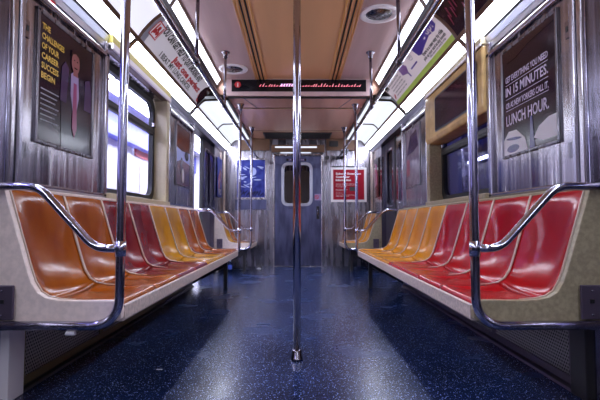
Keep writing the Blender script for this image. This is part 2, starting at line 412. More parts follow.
bm = bmesh.new(); text(bm, m, 'YOU CAN GET HELP TO QUIT SMOKING AND', .14, .175, 1.25, .062, .002, .05); text(bm, m, 'I BEAT MY LUNG CANCER.', .38, .035, .95, .048, .002, .03)
obj('black_lettering', bm, M['iblack'], t)
bm = bmesh.new(); text(bm, m, 'just one perfect', .62, .098, .95, .062, .002, .05); obj('red_lettering', bm, M['ired'], t)
bm = bmesh.new(); rect(bm, m, .035, .185, .085, .215, .002, 4); obj('emblem_border', bm, M['ired'], t)
bm = bmesh.new(); rect(bm, m, .045, .175, .095, .205, .003, 4); obj('emblem_ground', bm, M['cardwhite'], t)
bm = bmesh.new()
for cu, cv in ((.09, .135), (.13, .135), (.11, .17)): ell(bm, m, cu, cv, .021, .021, .004, 12)
rect(bm, m, .055, .075, .10, .20, .004); rect(bm, m, .148, .165, .10, .20, .004); obj('emblem', bm, M['ired'], t)
bm = bmesh.new(); poly(bm, m, [(Lc-.005, .0), (Lc-.005, .28), (Lc-.10, .27), (Lc-.18, .20), (Lc-.19, .13), (Lc-.13, .05)], .003); obj('dark_red_corner', bm, M['imaroon'], t)
bm = bmesh.new(); ell(bm, m, Lc-.10, .06, .05, .035, .004, 14); ell(bm, m, Lc-.15, .10, .03, .03, .004, 10); obj('red_spot', bm, M['ired'], t)

t = thing('advertising_card', 'long curved pale advert with purple banner and lime stripe, right cove', 'advert', (1.04, (y0+y1)/2, 2.2))
card_sheet('card', 1, y0, y1, M['cardlav'], t); m = card_map(1, y0, y1)   # u=0 is the far end
m = (lambda f: (lambda u, v, w=0: f(u, v, w)))(card_map(1, y0, y1))
# the sheet is read with u running towards the camera
bm = bmesh.new(); rect(bm, m, 0, Lc, 0, .055, .001, 2); obj('lime_stripe', bm, M['igreen'], t)
bm = bmesh.new(); poly(bm, m, [(Lc-.62, .16), (Lc-.56, .145), (Lc-.40, .17), (Lc-.25, .19), (Lc-.14, .175), (Lc-.06, .20), (Lc-.03, .30), (Lc-.62, .305)], .002); obj('purple_banner', bm, M['ipurple'], t)
bm = bmesh.new(); text(bm, m, 'juice up!', Lc-.56, .20, .46, .075, .003, .02); obj('banner_lettering', bm, M['iwhite'], t)
bm = bmesh.new()
text(bm, m, 'there is a new way to ride', Lc-.56, .120, .50, .032, .002, .04); text(bm, m, 'pick up your card at any booth', Lc-.60, .088, .54, .026, .002, .04); text(bm, m, 'and save on every trip', Lc-.48, .066, .38, .018, .002)
for k in range(6): text(bm, m, 'more value for every rider', .16+.02*(k % 2), .085+.032*k, .42, .017, .002)
obj('black_lettering', bm, M['iblack'], t)
bm = bmesh.new()
o_, i_ = [[(Lc-.76+r*math.cos(a), .235+r*math.sin(a)) for a in [2*PI*k/24 for k in range(24)]] for r in (.05, .043)]
ring(bm, o_, i_, lambda u, v: m(u, v, .002), lambda u, v: m(u, v, .0025)); text(bm, m, 'dl', Lc-.785, .21, .05, .05, .003); obj('round_logo', bm, M['igrey'], t)
bm = bmesh.new(); rect(bm, m, Lc-.92, Lc-.72, .135, .15, .002); rect(bm, m, Lc-1.04, Lc-1.01, .10, .22, .002, 3); obj('violet_rule', bm, M['ipurple'], t)
bm = bmesh.new(); poly(bm, m, [(Lc-1.16, .17), (Lc-1.02, .14), (Lc-.94, .20), (Lc-1.02, .285), (Lc-1.12, .26)], .0025); obj('photo', bm, M['iviolet'], t)
bm = bmesh.new(); ell(bm, m, Lc-1.08, .23, .03, .02, .004, 10); ell(bm, m, .09, .10, .045, .015, .003, 12, .5); obj('red_spot', bm, M['ired'], t)
bm = bmesh.new(); rect(bm, m, .02, .14, .20, .30, .003, 3); obj('dark_corner', bm, M['imaroon'], t)

t = tag(card_sheet('advertising_card', 1, 1.88, 3.08, M['imaroon']), 'dark curved advert with red scribbles nearest on the right cove', 'advert')
m = card_map(1, 1.88, 3.08)
bm = bmesh.new(); rr = random.Random(3)
for k in range(26):
    u = .05+k*.043; v = rr.uniform(.05, .2)
    poly(bm, m, [(u, v), (u+.012, v), (u+.045, v+.07), (u+.03, v+.08)], .002)
obj('red_lettering', bm, M['redscrawl'], t)
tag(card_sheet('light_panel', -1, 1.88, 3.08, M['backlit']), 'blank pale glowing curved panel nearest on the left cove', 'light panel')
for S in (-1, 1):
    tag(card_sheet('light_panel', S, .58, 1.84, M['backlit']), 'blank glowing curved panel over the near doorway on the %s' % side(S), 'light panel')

# ------------------------------------------------------------------ air diffusers, speakers, sign, vent
for S in (-1, 1):
    t = thing('air_diffuser', 'long tan slotted air diffuser in the ceiling, %s of the central pole' % side(S), 'vent', (S*.42, 1.5, ZC), 'slotted ceiling diffusers')
    obj('housing', B(S*.355, S*.485, YN, YS, ZC-.004, ZC-.0002), M['tanrib'], t)
    bm = bmesh.new()
    for x in (.385, .425): box(bm, S*x, S*(x+.013), YN, YS, ZC-.009, ZC-.003)
    obj('slot', bm, M['black'], t)
    bm = bmesh.new()
    for x in (.368, .408, .452, .474): box(bm, S*x, S*(x+.008), YN, YS, ZC-.014, ZC-.003)
    obj('rib', bm, M['tan'], t)
for x, y, lab in ((-.69, 4.62, 'round ceiling speaker ring beside the black display, left'), (.635, 3.37, 'round ceiling speaker ring on the right, near the camera')):
    t = thing('ceiling_speaker', lab, 'speaker', (x, y, ZC), 'round ceiling speakers')
    obj('rim', lathe(bmesh.new(), (x, y, ZC), [(.105, -.008), (.128, -.014), (.150, -.010), (.155, .001), (.105, .001), (.105, -.008)], cap=False), M['white'], t)
    obj('grille', lathe(bmesh.new(), (x, y, ZC), [(.004, -.006), (.10, -.005), (.104, .0)]), M['steel_dark'], t)
# LED display
t = thing('led_display', 'long black electronic destination display with red letters across the ceiling step', 'sign', (0, YS, 2.3))
obj('housing', B(-.83, .83, YS-.03, YS, 2.185, 2.385), M['mauve'], t, bevel=.004)
obj('screen', B(-.755, .775, YS-.045, YS-.03, 2.235, 2.368), M['blackgloss'], t)
m = back_map(YS-.046, 0, 2.30)
bm = bmesh.new(); rr = random.Random(5); u = -.44
while u < .70:
    h = rr.uniform(.010, .036); s = rr.uniform(.006, .014)
    poly(bm, m, [(u, -.012), (u+.008, -.012), (u+.008+s+h*.25, -.012+h), (u+s+h*.25, -.012+h)], .001)
    rect(bm, m, u, u+.016, -.010, -.005, .001); u += rr.uniform(.026, .036)
obj('led_lettering', bm, M['led'], t)
bm = bmesh.new(); 
for k in range(5): poly(bm, m, [(-.20+k*.03, -.01), (-.185+k*.03, -.01), (-.175+k*.03, .02), (-.19+k*.03, .02)], .002)
obj('pale_led_lettering', bm, M['ledw'], t)
bm = bmesh.new(); ell(bm, m, -.685, .01, .036, .036, .001, 20); obj('route_bullet', bm, M['ired'], t)
bm = bmesh.new(); text(bm, m, '1', -.692, -.012, .014, .044, .002, .03); obj('route_number', bm, M['iwhite'], t)
# vent in the lowered ceiling
t = thing('air_vent', 'dark rectangular air grille in the lowered ceiling above the end door', 'vent', (.0, 7.15, ZL))
obj('grille', B(-.56, .54, 6.93, 7.40, ZL-.012, ZL+.002), M['black'], t)
bm = bmesh.new()
for k in range(11): box(bm, -.54, .52, 6.96+k*.04, 6.97+k*.04, ZL-.018, ZL-.01)
obj('louvre', bm, M['trim'], t)

# ------------------------------------------------------------------ poles and rails
t = thing('centre_pole', 'tall polished steel pole standing alone in the middle of the aisle', 'pole', (-.006, 2.44, 0))
obj('pole', T([(-.006, 2.44, .0), (-.006, 2.44, 1.2), (-.006, 2.44, ZC)], .0215, 24), M['chrome'], t)
obj('floor_collar', lathe(bmesh.new(), (-.006, 2.44, 0), [(.036, 0), (.034, .012), (.028, .018), (.026, .05), (.022, .055)]), M['rail'], t)
obj('ceiling_flange', lathe(bmesh.new(), (-.006, 2.44, ZC), [(.022, -.06), (.027, -.055), (.028, -.02), (.045, -.012), (.045, 0)]), M['rail'], t)
LX = .70
for S in (-1, 1):
    t = thing('grab_rail', 'long overhead steel grab rail above the %s seats' % side(S), 'rail', (S*LX, 2, 1.85), 'overhead grab rails')
    obj('rail', T([(S*LX, YN+.02, 1.85), (S*LX, 2, 1.85), (S*LX, 7.48, 1.85)], .019, 16), M['rail'], t)
    for y in (.4, 2.99, 4.15):
        h = obj('hanger', T([(S*LX, y, 1.85), (S*LX, y, 2.1), (S*(LX-.005), y, ZC)], .014, 14), M['rail'], t)
        obj('flange', lathe(bmesh.new(), (S*(LX-.005), y, ZC), [(.016, -.06), (.021, -.055), (.024, -.02), (.042, -.01), (.042, 0)]), M['rail'], h)
        obj('tee_joint', T([(S*LX, y-.035, 1.85), (S*LX, y, 1.85), (S*LX, y+.035, 1.85)], .024, 14), M['rail'], h)
def stanchion(S, y, ztop, lab, sgn, clip=False):
    t = thing('pole_with_armrest', lab, 'pole', (S*LX, y, .34), 'bench end poles')
    zt = .645
    p = fillet([(S*(LX-.01), y, ztop), (S*LX, y, 1.2), (S*LX, y, .345), (S*1.245, y, .345)], .115, 10)
    obj('pole', T(p, .018, 18), M['chrome'], t)
    p = fillet([(S*LX, y, zt), (S*.80, y, zt), (S*1.03, y, .892), (S*1.248, y, .892)], .12, 10)
    obj('armrest', T(p, .0165, 18), M['chrome'], t)
    obj('joint_sleeve', T([(S*LX, y, zt-.03), (S*LX, y, zt), (S*LX, y, zt+.03)], .022, 18), M['chrome'], t)
    obj('ceiling_flange', lathe(bmesh.new(), (S*(LX-.01), y, ztop), [(.019, -.065), (.024, -.06), (.030, -.02), (.042, -.01), (.042, 0)]), M['rail'], t)
    pl = B(S*1.12, S*1.205, y+sgn*.006, y+sgn*.018, .365, .50)
    o = obj('mounting_plate', pl, M['plum'], t, bevel=.004)
    obj('keyhole', B(S*1.155, S*1.17, y+sgn*.001, y+sgn*.007, .43, .445), M['black'], o)
    bm = bmesh.new()
    for z in (.385, .48): lathe(bm, (S*1.162, y+sgn*.003, z), [(.003, -.003), (.005, 0), (.003, .003)], 8)
    obj('screw', bm, M['chrome'], o)
    if clip:
        c = obj('clip', T([(S*.905, y, .318), (S*.90, y, .316), (S*.875, y, .316), (S*.87, y, .318)], .009, 12), M['white'], t)
    return t
Y1, Y2, Y3, P1 = 1.80, 5.16, 6.60, .42
for S in (-1, 1):
    s = side(S)
    stanchion(S, 1.745, ZC, 'nearest steel pole bent into an armrest at the %s bench' % s, 1, S < 0)
    stanchion(S, 5.245, ZL, 'steel pole with armrest at the far end of the long %s bench' % s, -1)
    stanchion(S, 6.545, ZL, 'steel pole with armrest at the short %s bench by the end wall' % s, 1)

# ------------------------------------------------------------------ benches and bucket seats
PROF = [(1.182, .884), (1.178, .872), (1.170, .846), (1.161, .815), (1.145, .765), (1.130, .715), (1.1125, .660), (1.097, .610), (1.0815, .560), (1.064, .510), (1.038, .470), (1.005, .449), (.960, .440), (.900, .437), (.840, .437), (.785, .438), (.745, .438), (.722, .436), (.712, .428), (.708, .415)]
DEP = [-.003, -.004, -.002, .004, .017, .027, .036, .040, .040, .035, .033, .028, .023, .021, .018, .012, .006, .002, 0, 0]
NB = 11
def bench(S, y0, y1, lab):
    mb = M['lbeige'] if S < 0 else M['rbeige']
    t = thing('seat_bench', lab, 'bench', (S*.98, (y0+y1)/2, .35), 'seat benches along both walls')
    poly_ = [(1.245, .352), (.73, .352), (.703, .366), (.700, .40), (.706, .424), (.722, .436)] + [p for p in reversed(PROF[:17])] + [(1.19, .893), (1.245, .893)]
    for ya, yb in ((y0-.03, y0), (y1, y1+.03)):
        obj('end_panel', prism(bmesh.new(), [(S*x, z) for x, z in poly_], ya, yb), mb, t, bevel=.003)
    obj('front_rail', prism(bmesh.new(), [(S*x, z) for x, z in ((.735, .352), (.703, .352), (.698, .36), (.698, .412), (.704, .416), (.735, .416))], y0, y1), M['beige'], t)
    obj('underside', B(S*.735, S*1.245, y0, y1, .352, .37), M['trim'], t)
    obj('back_ledge', prism(bmesh.new(), [(S*x, z) for x, z in ((1.245, .872), (1.20, .878), (1.180, .882), (1.178, .893), (1.19, .899), (1.245, .899))], y0, y1), mb, t)
    return t
def seat_proto(S, colkey, pitch):
    """one moulded bucket seat at the origin of Y, spanning 0..pitch"""
    root = bpy.data.objects.new('bucket_seat', None); root.empty_display_size = .05
    root.location = (S*.95, 0, .40); kids = []
    nv = 20
    def surf(i0, i1, name):
        bm = bmesh.new(); sub = []
        for i in range(i0, i1+1):
            for q in ((0,) if i == i1 else (0, .5)):
                j = min(i+1, len(PROF)-1)
                x = PROF[i][0]*(1-q)+PROF[j][0]*q; z = PROF[i][1]*(1-q)+PROF[j][1]*q; d = DEP[i]*(1-q)+DEP[j]*q
                a = PROF[max(0, i-1)]; b = PROF[min(len(PROF)-1, i+1)]
                tx, tz = b[0]-a[0], b[1]-a[1]; l = math.hypot(tx, tz); nx, nz = -tz/l, tx/l   # outward, behind the shell
                if nx < 0: nx, nz = -nx, -nz
                if nx < .05: nx, nz = 0, -1
                row = []
                for k in range(nv+1):
                    e = .0012; vv = k/nv; y = e+(pitch-2*e)*vv
                    f = 1-abs(2*vv-1)**3.2
                    row.append(bm.verts.new((S*(x+nx*d*f)-S*.95, y, z+nz*d*f-.40)))
                sub.append(row)
        for a, b in zip(sub, sub[1:]):
            for k in range(nv): bm.faces.new((a[k], a[k+1], b[k+1], b[k]))
        bmesh.ops.recalc_face_normals(bm, faces=bm.faces); bm.faces.ensure_lookup_table()
        f = bm.faces[len(bm.faces)//2]; f.normal_update()
        if f.normal.z*1.0 - S*f.normal.x < 0: bmesh.ops.reverse_faces(bm, faces=bm.faces)
        me = bpy.data.meshes.new(name); bm.to_mesh(me); bm.free(); me.materials.append(SEATM[colkey]); me.shade_smooth()
        o = bpy.data.objects.new(name, me); o.parent = root
        so = o.modifiers.new('solid', 'SOLIDIFY'); so.thickness = .005; so.offset = -1
        return o
    kids.append(surf(0, NB, 'backrest')); kids.append(surf(NB, len(PROF)-1, 'seat'))
    for yy in (.003, pitch-.003):
        bm = T([(S*(x-.001)-S*.95, yy, z+.001-.40) for x, z in PROF[:14]], [.0046]*10+[.0042, .0034, .0026, .0012], 8)
        me = bpy.data.meshes.new('edge_trim'); bm.to_mesh(me); bm.free(); me.materials.append(M['ridge'])
        o = bpy.data.objects.new('edge_trim', me); o.parent = root; kids.append(o)
    return root, kids
protos = {}
def place_seat(S, key, pitch, y, label, group):
    k = (S, key, pitch)
    if k not in protos:
        root, kids = seat_proto(S, key, pitch); protos[k] = (root, kids)
        for o in [root]+kids: COL.objects.link(o)
        r = root
    else:
        root, kids = protos[k]; r = root.copy(); COL.objects.link(r)
        for c in kids:
            d = c.copy(); COL.objects.link(d); d.parent = r
    r.location = (S*.95, y, .40); tag(r, label, 'seat', group)
for S in (-1, 1):
    s = side(S)
    bench(S, Y1, Y2, 'long bench carrying eight bucket seats on the %s' % s)
    bench(S, Y3, YB-.04, 'short bench against the end wall on the %s' % s)
    keys = ['lorange', 'lorange', 'lred', 'lred', 'lyellow', 'lyellow', 'lorange', 'lorange'] if S < 0 else ['rred']*4+['ryellow']*4
    ordn = ['first', 'second', 'third', 'fourth', 'fifth', 'sixth', 'seventh', 'eighth']
    nm = {'lorange': 'orange', 'lred': 'dark red', 'lyellow': 'yellow', 'rred': 'bright red', 'ryellow': 'golden yellow'}
    for i, k in enumerate(keys):
        extra = 'nearest the camera' if i == 0 else 'beside the far armrest pole' if i == 7 else '%s from the camera' % ordn[i]
        place_seat(S, k, P1, Y1+i*P1, 'glossy %s bucket seat on the long %s bench, %s' % (nm[k], s, extra), 'bucket seats on the %s long bench' % s)
    for i, k in enumerate(['lyellow', 'lorange'] if S < 0 else ['ryellow', 'ryellow']):
        place_seat(S, k, .43, Y3+i*.43, 'glossy %s bucket seat on the short %s bench, %s' % (nm[k], s, ('beside the doorway', 'against the end wall')[i]), 'bucket seats on the %s short bench' % s)

# ------------------------------------------------------------------ heater housings under the benches
for S in (-1, 1):
    s = side(S)
    for y0, y1, lab in ((1.86, 5.18, 'long'), (6.58, 7.48, 'short')):
        t = thing('heater_cover', 'perforated metal heater cover under the %s %s bench' % (lab, s), 'heater', (S*1.22, (y0+y1)/2, 0), 'heater covers under the benches')
        obj('end_box', B(S*1.2, S*1.248, y0, y0+.11, .0, .34), M['white'] if S < 0 else M['trim'], t, bevel=.004)
        n = 4 if lab == 'long' else 1
        a = y0+.14; L = (y1-a)/n
        for k in range(n):
            g = obj('perforated_panel', B(S*1.236, S*1.244, a+k*L+.02, a+(k+1)*L-.02, .055, .325), M['perf'], t)
            bm = bmesh.new(); Xa, Xb = S*1.228, S*1.249
            box(bm, Xa, Xb, a+k*L, a+(k+1)*L, .02, .055); box(bm, Xa, Xb, a+k*L, a+(k+1)*L, .325, .35)
            box(bm, Xa, Xb, a+k*L, a+k*L+.02, .055, .325); box(bm, Xa, Xb, a+(k+1)*L-.02, a+(k+1)*L, .055, .325)
            obj('panel_frame', bm, M['brass'] if S < 0 else M['plum'], t)
    for y, lab in ((5.0, 'beside the far doorway'), (6.75, 'beneath the short bench')):
        bm = B(S*.80, S*.84, y, y+.05, .0, .352); prism(bm, [(S*.84, .33), (S*.84, .24), (S*1.19, .05), (S*1.19, .33)], y+.015, y+.03)
        tag(obj('bench_bracket', bm, M['trim']), 'dark steel bracket under the %s bench, %s' % (s, lab), 'bracket', 'brackets under the benches')
for S, n in ((-1, 'left'), (1, 'right')):
    bm = bmesh.new()
    for a, b in ((YN, .55), (1.86, 5.16), (6.5, YB)): prism(bm, [(S*x, z) for x, z in ((1.25, 0), (1.205, 0), (1.208, .012), (1.222, .018), (1.25, .018))], a, b)
    struct('baseboard_'+n, bm, M['plum'] if S > 0 else M['trim'])

# ------------------------------------------------------------------ windows
for S in (-1, 1):
    s = side(S)
    bm = bmesh.new()     # recess: jambs, sill and underside of the header
    box(bm, S*1.205, S*1.37, 4.02, 4.10, .90, 1.95)
    box(bm, S*1.19, S*1.37, 2.79, 4.10, .90, .935)
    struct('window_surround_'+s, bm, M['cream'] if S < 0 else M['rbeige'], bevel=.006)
    if S < 0:
        struct('trim_7', B(-1.205, -1.37, 2.79, 4.10, 1.865, 1.895), M['brownun'])
        struct('trim_8', B(-1.195, -1.25, 2.79, 4.10, 1.905, 1.962), M['yellowpaint'], bevel=.004)
        struct('trim_9', B(-1.190, -1.25, 2.79, 4.09, 1.866, 1.905), M['white'])
    w0 = obj('window_1' if S < 0 else 'window_2', ring(bmesh.new(), rrect(2.80, 4.03, .93, 1.87, .13, 8), rrect(2.86, 3.975, .985, 1.815, .10, 8), lambda u, v: Vector((S*1.32, u, v)), lambda u, v: Vector((S*1.36, u, v))), M['black'])
    w0['kind'] = 'structure'
    obj('pane', B(S*1.338, S*1.343, 2.85, 3.985, .975, 1.825), M['glass'] if S < 0 else M['glass_dark'], w0)
    zt = 1.575 if S < 0 else 1.385
    obj('transom', B(S*1.315, S*1.35, 2.85, 3.99, zt-.03, zt+.03), M['black'], w0, bevel=.004)
    obj('transom_rail', B(S*1.308, S*1.318, 2.86, 3.98, zt-.008, zt+.012), M['trim'], w0)
    obj('latch', B(S*1.295, S*1.318, 3.93, 3.975, zt+.03, zt+.07), M['rail'], w0, bevel=.005)
# route display box over the right window
t = thing('display_box', 'ochre route display box with dark red screen above the right window', 'display', (1.22, 3.4, 1.68))
bm = prism(bmesh.new(), [(1.200, 1.90), (1.192, 1.86), (1.192, 1.50), (1.205, 1.462), (1.37, 1.462), (1.37, 1.855), (1.249, 1.855), (1.249, 1.90)], 2.80, 4.08)
obj('housing', bm, M['ochre'], t, bevel=.012)
obj('top_moulding', B(1.185, 1.25, 2.80, 4.08, 1.905, 1.955), M['cream'], t, bevel=.006)
obj('white_strip', B(1.182, 1.192, 2.80, 4.08, 1.895, 1.912), M['white'], t)
m = wall_map(1, 1.1905, 0, 0)
def rr_poly(m, u0, u1, v0, v1, r, w): bm = bmesh.new(); return poly(bm, m, rrect(u0, u1, v0, v1, r, 6), w)
sc_ = obj('screen_border', rr_poly(m, -3.78, -2.875, 1.525, 1.83, .03, .002), M['iblack'], t)
obj('screen', rr_poly(m, -3.765, -2.89, 1.54, 1.815, .02, .004), M['darkposter'], t)
obj('red_screen_area', rr_poly(m, -3.13, -2.895, 1.545, 1.81, .01, .005), M['imaroon'], t)
bm = bmesh.new()
for y, z in ((3.86, 1.68), (3.98, 1.60), (3.98, 1.78)): ell(bm, m, -y, z, .006, .008, .003, 10)
obj('screw', bm, M['black'], t)

# ------------------------------------------------------------------ steel poster panels
def poster_panel(S, y0, y1, py0, py1, lab):
    t = thing('wall_panel', lab, 'panel', (S*1.25, (y0+y1)/2, .9), 'steel poster panels')
    obj('plate', B(S*1.238, S*1.25, y0, y1, .905, 1.86), M['steel'], t)
    bm = bmesh.new()
    for a, b, c, d in ((y0, y0+.035, .905, 1.86), (y1-.05, y1, .90, 1.90), (y0, y1, 1.80, 1.835), (y0, y1, .905, .93)):
        box(bm, S*1.215, S*1.24, a, b, c, d)
    obj('frame', bm, M['framesteel'], t, bevel=.008)
    bm = bmesh.new()
    for a, b, c, d in ((py0-.02, py0, 1.13, 1.77), (py1, py1+.02, 1.13, 1.77), (py0-.02, py1+.02, 1.755, 1.775), (py0-.02, py1+.02, 1.125, 1.14)):
        box(bm, S*1.226, S*1.24, a, b, c, d)
    obj('poster_holder', bm, M['steel_dark'], t, bevel=.003)
    lk = obj('lock_plate', B(S*1.232, S*1.239, y0+.055, y0+.085, 1.59, 1.67), M['rail'], t)
    obj('keyhole', B(S*1.230, S*1.233, y0+.063, y0+.077, 1.62, 1.645), M['black'], lk)
    obj('lower_latch', B(S*1.232, S*1.239, y0+.055, y0+.085, 1.04, 1.11), M['steel_dark'], t)
    return t
for S in (-1, 1):
    s = side(S)
    poster_panel(S, 1.90, 2.80, 2.06, 2.60, 'brushed steel wall panel nearest the camera on the %s' % s)
    poster_panel(S, 4.14, 5.15, 4.43, 4.98, 'brushed steel wall panel between window and far doorway on the %s' % s)
    # grey steel door post and near doorway edge
def poster(S, py0, py1, lab, base, z0=1.14, z1=1.755):
    t = thing('poster', lab, 'poster', (S*1.232, (py0+py1)/2, z0))
    obj('sheet', B(S*1.232, S*1.237, py0, py1, z0, z1), base, t)
    u0 = py0 if S < 0 else -py1
    return t, (lambda u, v, w=0: Vector((S*(1.231-w), (py0+u) if S < 0 else (py1-u), z0+v)))
t, m = poster(-1, 2.06, 2.60, 'dark poster with yellow lettering and a person in a lilac tie, nearest left panel', M['darkposter'])
bm = bmesh.new()
for k, sss in enumerate(('THE', 'CHALLENGES', 'OF YOUR', 'CAREER', 'SUCCESS', 'BEGIN')):
    text(bm, m, sss, .02, .545-k*.048, {3: .07, 10: .20, 7: .15, 6: .15, 5: .12}[len(sss)], .030, .001, .03)
obj('yellow_lettering', bm, M['iyellow'], t)
bm = bmesh.new()
for k in range(7): rect(bm, m, .02, .02+.16*(1-.1*(k % 3)), .25-k*.025, .256-k*.025, .001)
obj('small_lettering', bm, M['igrey'], t)
bm = bmesh.new(); poly(bm, m, [(.21, .0), (.20, .30), (.235, .39), (.30, .42), (.38, .42), (.46, .38), (.50, .28), (.50, 0)], .001); obj('printed_jacket', bm, M['inavy'], t)
bm = bmesh.new(); poly(bm, m, [(.19, .24), (.20, .42), (.235, .46), (.27, .43), (.25, .24)], .002); obj('printed_background_person', bm, M['idusk'], t)
bm = bmesh.new(); poly(bm, m, [(.44, .25), (.45, .42), (.50, .44), (.53, .36), (.53, .25)], .002); obj('printed_background_person', bm, M['idusk'], t)
bm = bmesh.new(); poly(bm, m, [(.29, .30), (.29, .41), (.33, .44), (.37, .41), (.38, .30), (.335, .14)], .003); obj('printed_shirt', bm, M['ililac'], t)
bm = bmesh.new(); poly(bm, m, [(.318, .37), (.35, .37), (.362, .12), (.335, .07), (.31, .12)], .004); obj('printed_tie', bm, M['ipink'], t)
bm = bmesh.new(); ell(bm, m, .335, .485, .043, .062, .004); poly(bm, m, [(.31, .41), (.365, .41), (.36, .45), (.315, .45)], .0035); obj('printed_face', bm, M['iskin'], t)
bm = bmesh.new(); poly(bm, m, [(.29, .50), (.295, .545), (.335, .562), (.375, .545), (.38, .50), (.365, .525), (.335, .535), (.305, .525)], .005)
for cu in (.318, .352): ell(bm, m, cu, .495, .007, .004, .005, 8)
rect(bm, m, .32, .352, .452, .457, .005); obj('printed_hair_and_features', bm, M['imaroon'], t)

t, m = poster(1, 2.06, 2.60, 'dark poster reading LUNCH HOUR in pale capitals, nearest right panel', M['darkposter'])
bm = bmesh.new()
for sss, v, h in (('GET EVERYTHING YOU NEED', .425, .034), ('IN 15 MINUTES.', .345, .052), ('OR AS NEW YORKERS CALL IT,', .272, .034), ('LUNCH HOUR.', .17, .062)):
    text(bm, m, sss, .035, v, .44, h, .001, .02)
for v in (.408, .325, .257): rect(bm, m, .035, .475, v, v+.003, .001)
obj('pale_lettering', bm, M['ipalelilac'], t)
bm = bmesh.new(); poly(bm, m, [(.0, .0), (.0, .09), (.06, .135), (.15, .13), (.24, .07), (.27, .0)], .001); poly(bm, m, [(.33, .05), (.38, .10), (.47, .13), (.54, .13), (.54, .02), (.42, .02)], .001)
obj('painted_white_reflection', bm, M['iwhite'], t)  # bright curved reflection on the lower poster, painted as pale shapes
bm = bmesh.new(); ell(bm, m, .11, .03, .07, .022, .002); ell(bm, m, .12, .085, .09, .008, .0022, 16, -.1); poly(bm, m, [(.29, 0), (.30, .17), (.32, .17), (.34, 0)], .002); obj('reflection_blue_shapes', bm, M['ibluegrey'], t)  # dark blue shapes belonging to the same painted reflection
bm = bmesh.new(); poly(bm, m, [(0, .56), (0, .615), (.54, .615), (.54, .585), (.30, .57), (.15, .54), (.05, .54)], .001); obj('printed_drape', bm, M['imaroon'], t)

t, m = poster(-1, 4.43, 4.98, 'small orange and blue poster on the left panel before the far doorway', M['iorange'])
bm = bmesh.new(); poly(bm, m, [(0, .22), (.2, .27), (.55, .25), (.55, .38), (.2, .36), (0, .38)], .001); obj('printed_blue_band', bm, M['ipaleblue'], t)
bm = bmesh.new(); ell(bm, m, .2, .20, .05, .09, .002); ell(bm, m, .4, .33, .08, .05, .002); obj('printed_dark_shape', bm, M['inavy'], t)
bm = bmesh.new(); ell(bm, m, .25, .10, .05, .08, .003); obj('printed_pale_shape', bm, M['iwhite'], t)
t, m = poster(1, 4.43, 4.98, 'pale grey and plum poster on the right panel before the far doorway', mat('printed_grey_plum', (.16, .11, .17), 0, .15, col2=(.30, .24, .30), scale=(9, 9, 9)))
bm = bmesh.new(); poly(bm, m, [(.05, .35), (.2, .55), (.45, .58), (.5, .4), (.3, .36)], .001); obj('printed_plum_shape', bm, M['idusk'], t)
bm = bmesh.new(); rect(bm, m, .04, .16, .12, .30, .001); obj('painted_red_reflection', bm, M['redscrawl'], t)  # reflection of the red sign, painted on as a dark red block
t, m = poster(-1, 6.72, 7.10, 'narrow blue and pink poster above the short left bench', M['iblue'])
bm = bmesh.new(); poly(bm, m, [(.05, .1), (.05, .3), (.2, .45), (.33, .4), (.33, .2), (.2, .3), (.2, .05)], .001); obj('printed_pink_shape', bm, M['ipink'], t)
bm = bmesh.new(); text(bm, m, 'IRIS', .08, .04, .22, .09, .002, .02); obj('white_lettering', bm, M['iwhite'], t)
t, m = poster(1, 6.72, 7.20, 'narrow dark red poster above the short right bench', M['imaroon'])
bm = bmesh.new(); poly(bm, m, [(.1, .1), (.08, .4), (.2, .55), (.35, .5), (.4, .2)], .001); obj('printed_pink_shape', bm, M['ipink'], t)
for S in (-1, 1):
    tag(obj('wall_conduit', T([(S*1.225, 7.28, .9), (S*1.225, 7.28, 1.5), (S*1.225, 7.28, 1.92)], .02, 12), M['beige']), 'cream vertical conduit in the far corner on the %s' % side(S), 'pipe')
tag(obj('sticker', B(-1.232, -1.237, 2.10, 2.19, 1.845, 1.89), M['ired']), 'small red sticker above the nearest left poster', 'sticker')

# ------------------------------------------------------------------ side doors
def door_leaf(S, y0, y1, X, name, w0, w1, m='steel'):
    d = obj(name, ring(bmesh.new(), rrect(y0, y1, 0.01, 1.93, .01, 6), rrect(w0, w1, .98, 1.76, .06, 6), lambda u, v: Vector((S*X, u, v)), lambda u, v: Vector((S*(X+.035), u, v))), M[m])
    d['kind'] = 'structure'
    obj('window_frame', ring(bmesh.new(), rrect(w0-.022, w1+.022, .958, 1.782, .08, 6), rrect(w0, w1, .98, 1.76, .06, 6), lambda u, v: Vector((S*(X-.006), u, v)), lambda u, v: Vector((S*(X+.002), u, v))), M['chrome'], d)
    obj('pane', B(S*(X+.015), S*(X+.02), w0-.005, w1+.005, .975, 1.765), M['glass_dark'] if m == 'steel' else M['glass_smoky'], d)
    e = y0 if abs(y0-((5.83 if y0 > 4 else 1.205))) < .3 or y0 == 5.98 else y1
    obj('rubber_edge', B(S*(X-.005), S*(X+.04), e-.02, e+.02, .01, 1.92), M['black'], d)
    return d
door_leaf(1, 5.17, 5.825, 1.30, 'door_1', 5.28, 5.68); door_leaf(1, 5.845, 6.50, 1.30, 'door_2', 5.98, 6.38, 'plumdoor')
door_leaf(-1, 5.98, 6.60, 1.30, 'door_3', 6.10, 6.48, 'plumdoor')
for S, n in ((-1, 4), (1, 6)):
    door_leaf(S, .56, 1.195, 1.30, 'door_%d' % n, .68, 1.08); door_leaf(S, 1.215, 1.85, 1.30, 'door_%d' % (n+1), 1.33, 1.73)
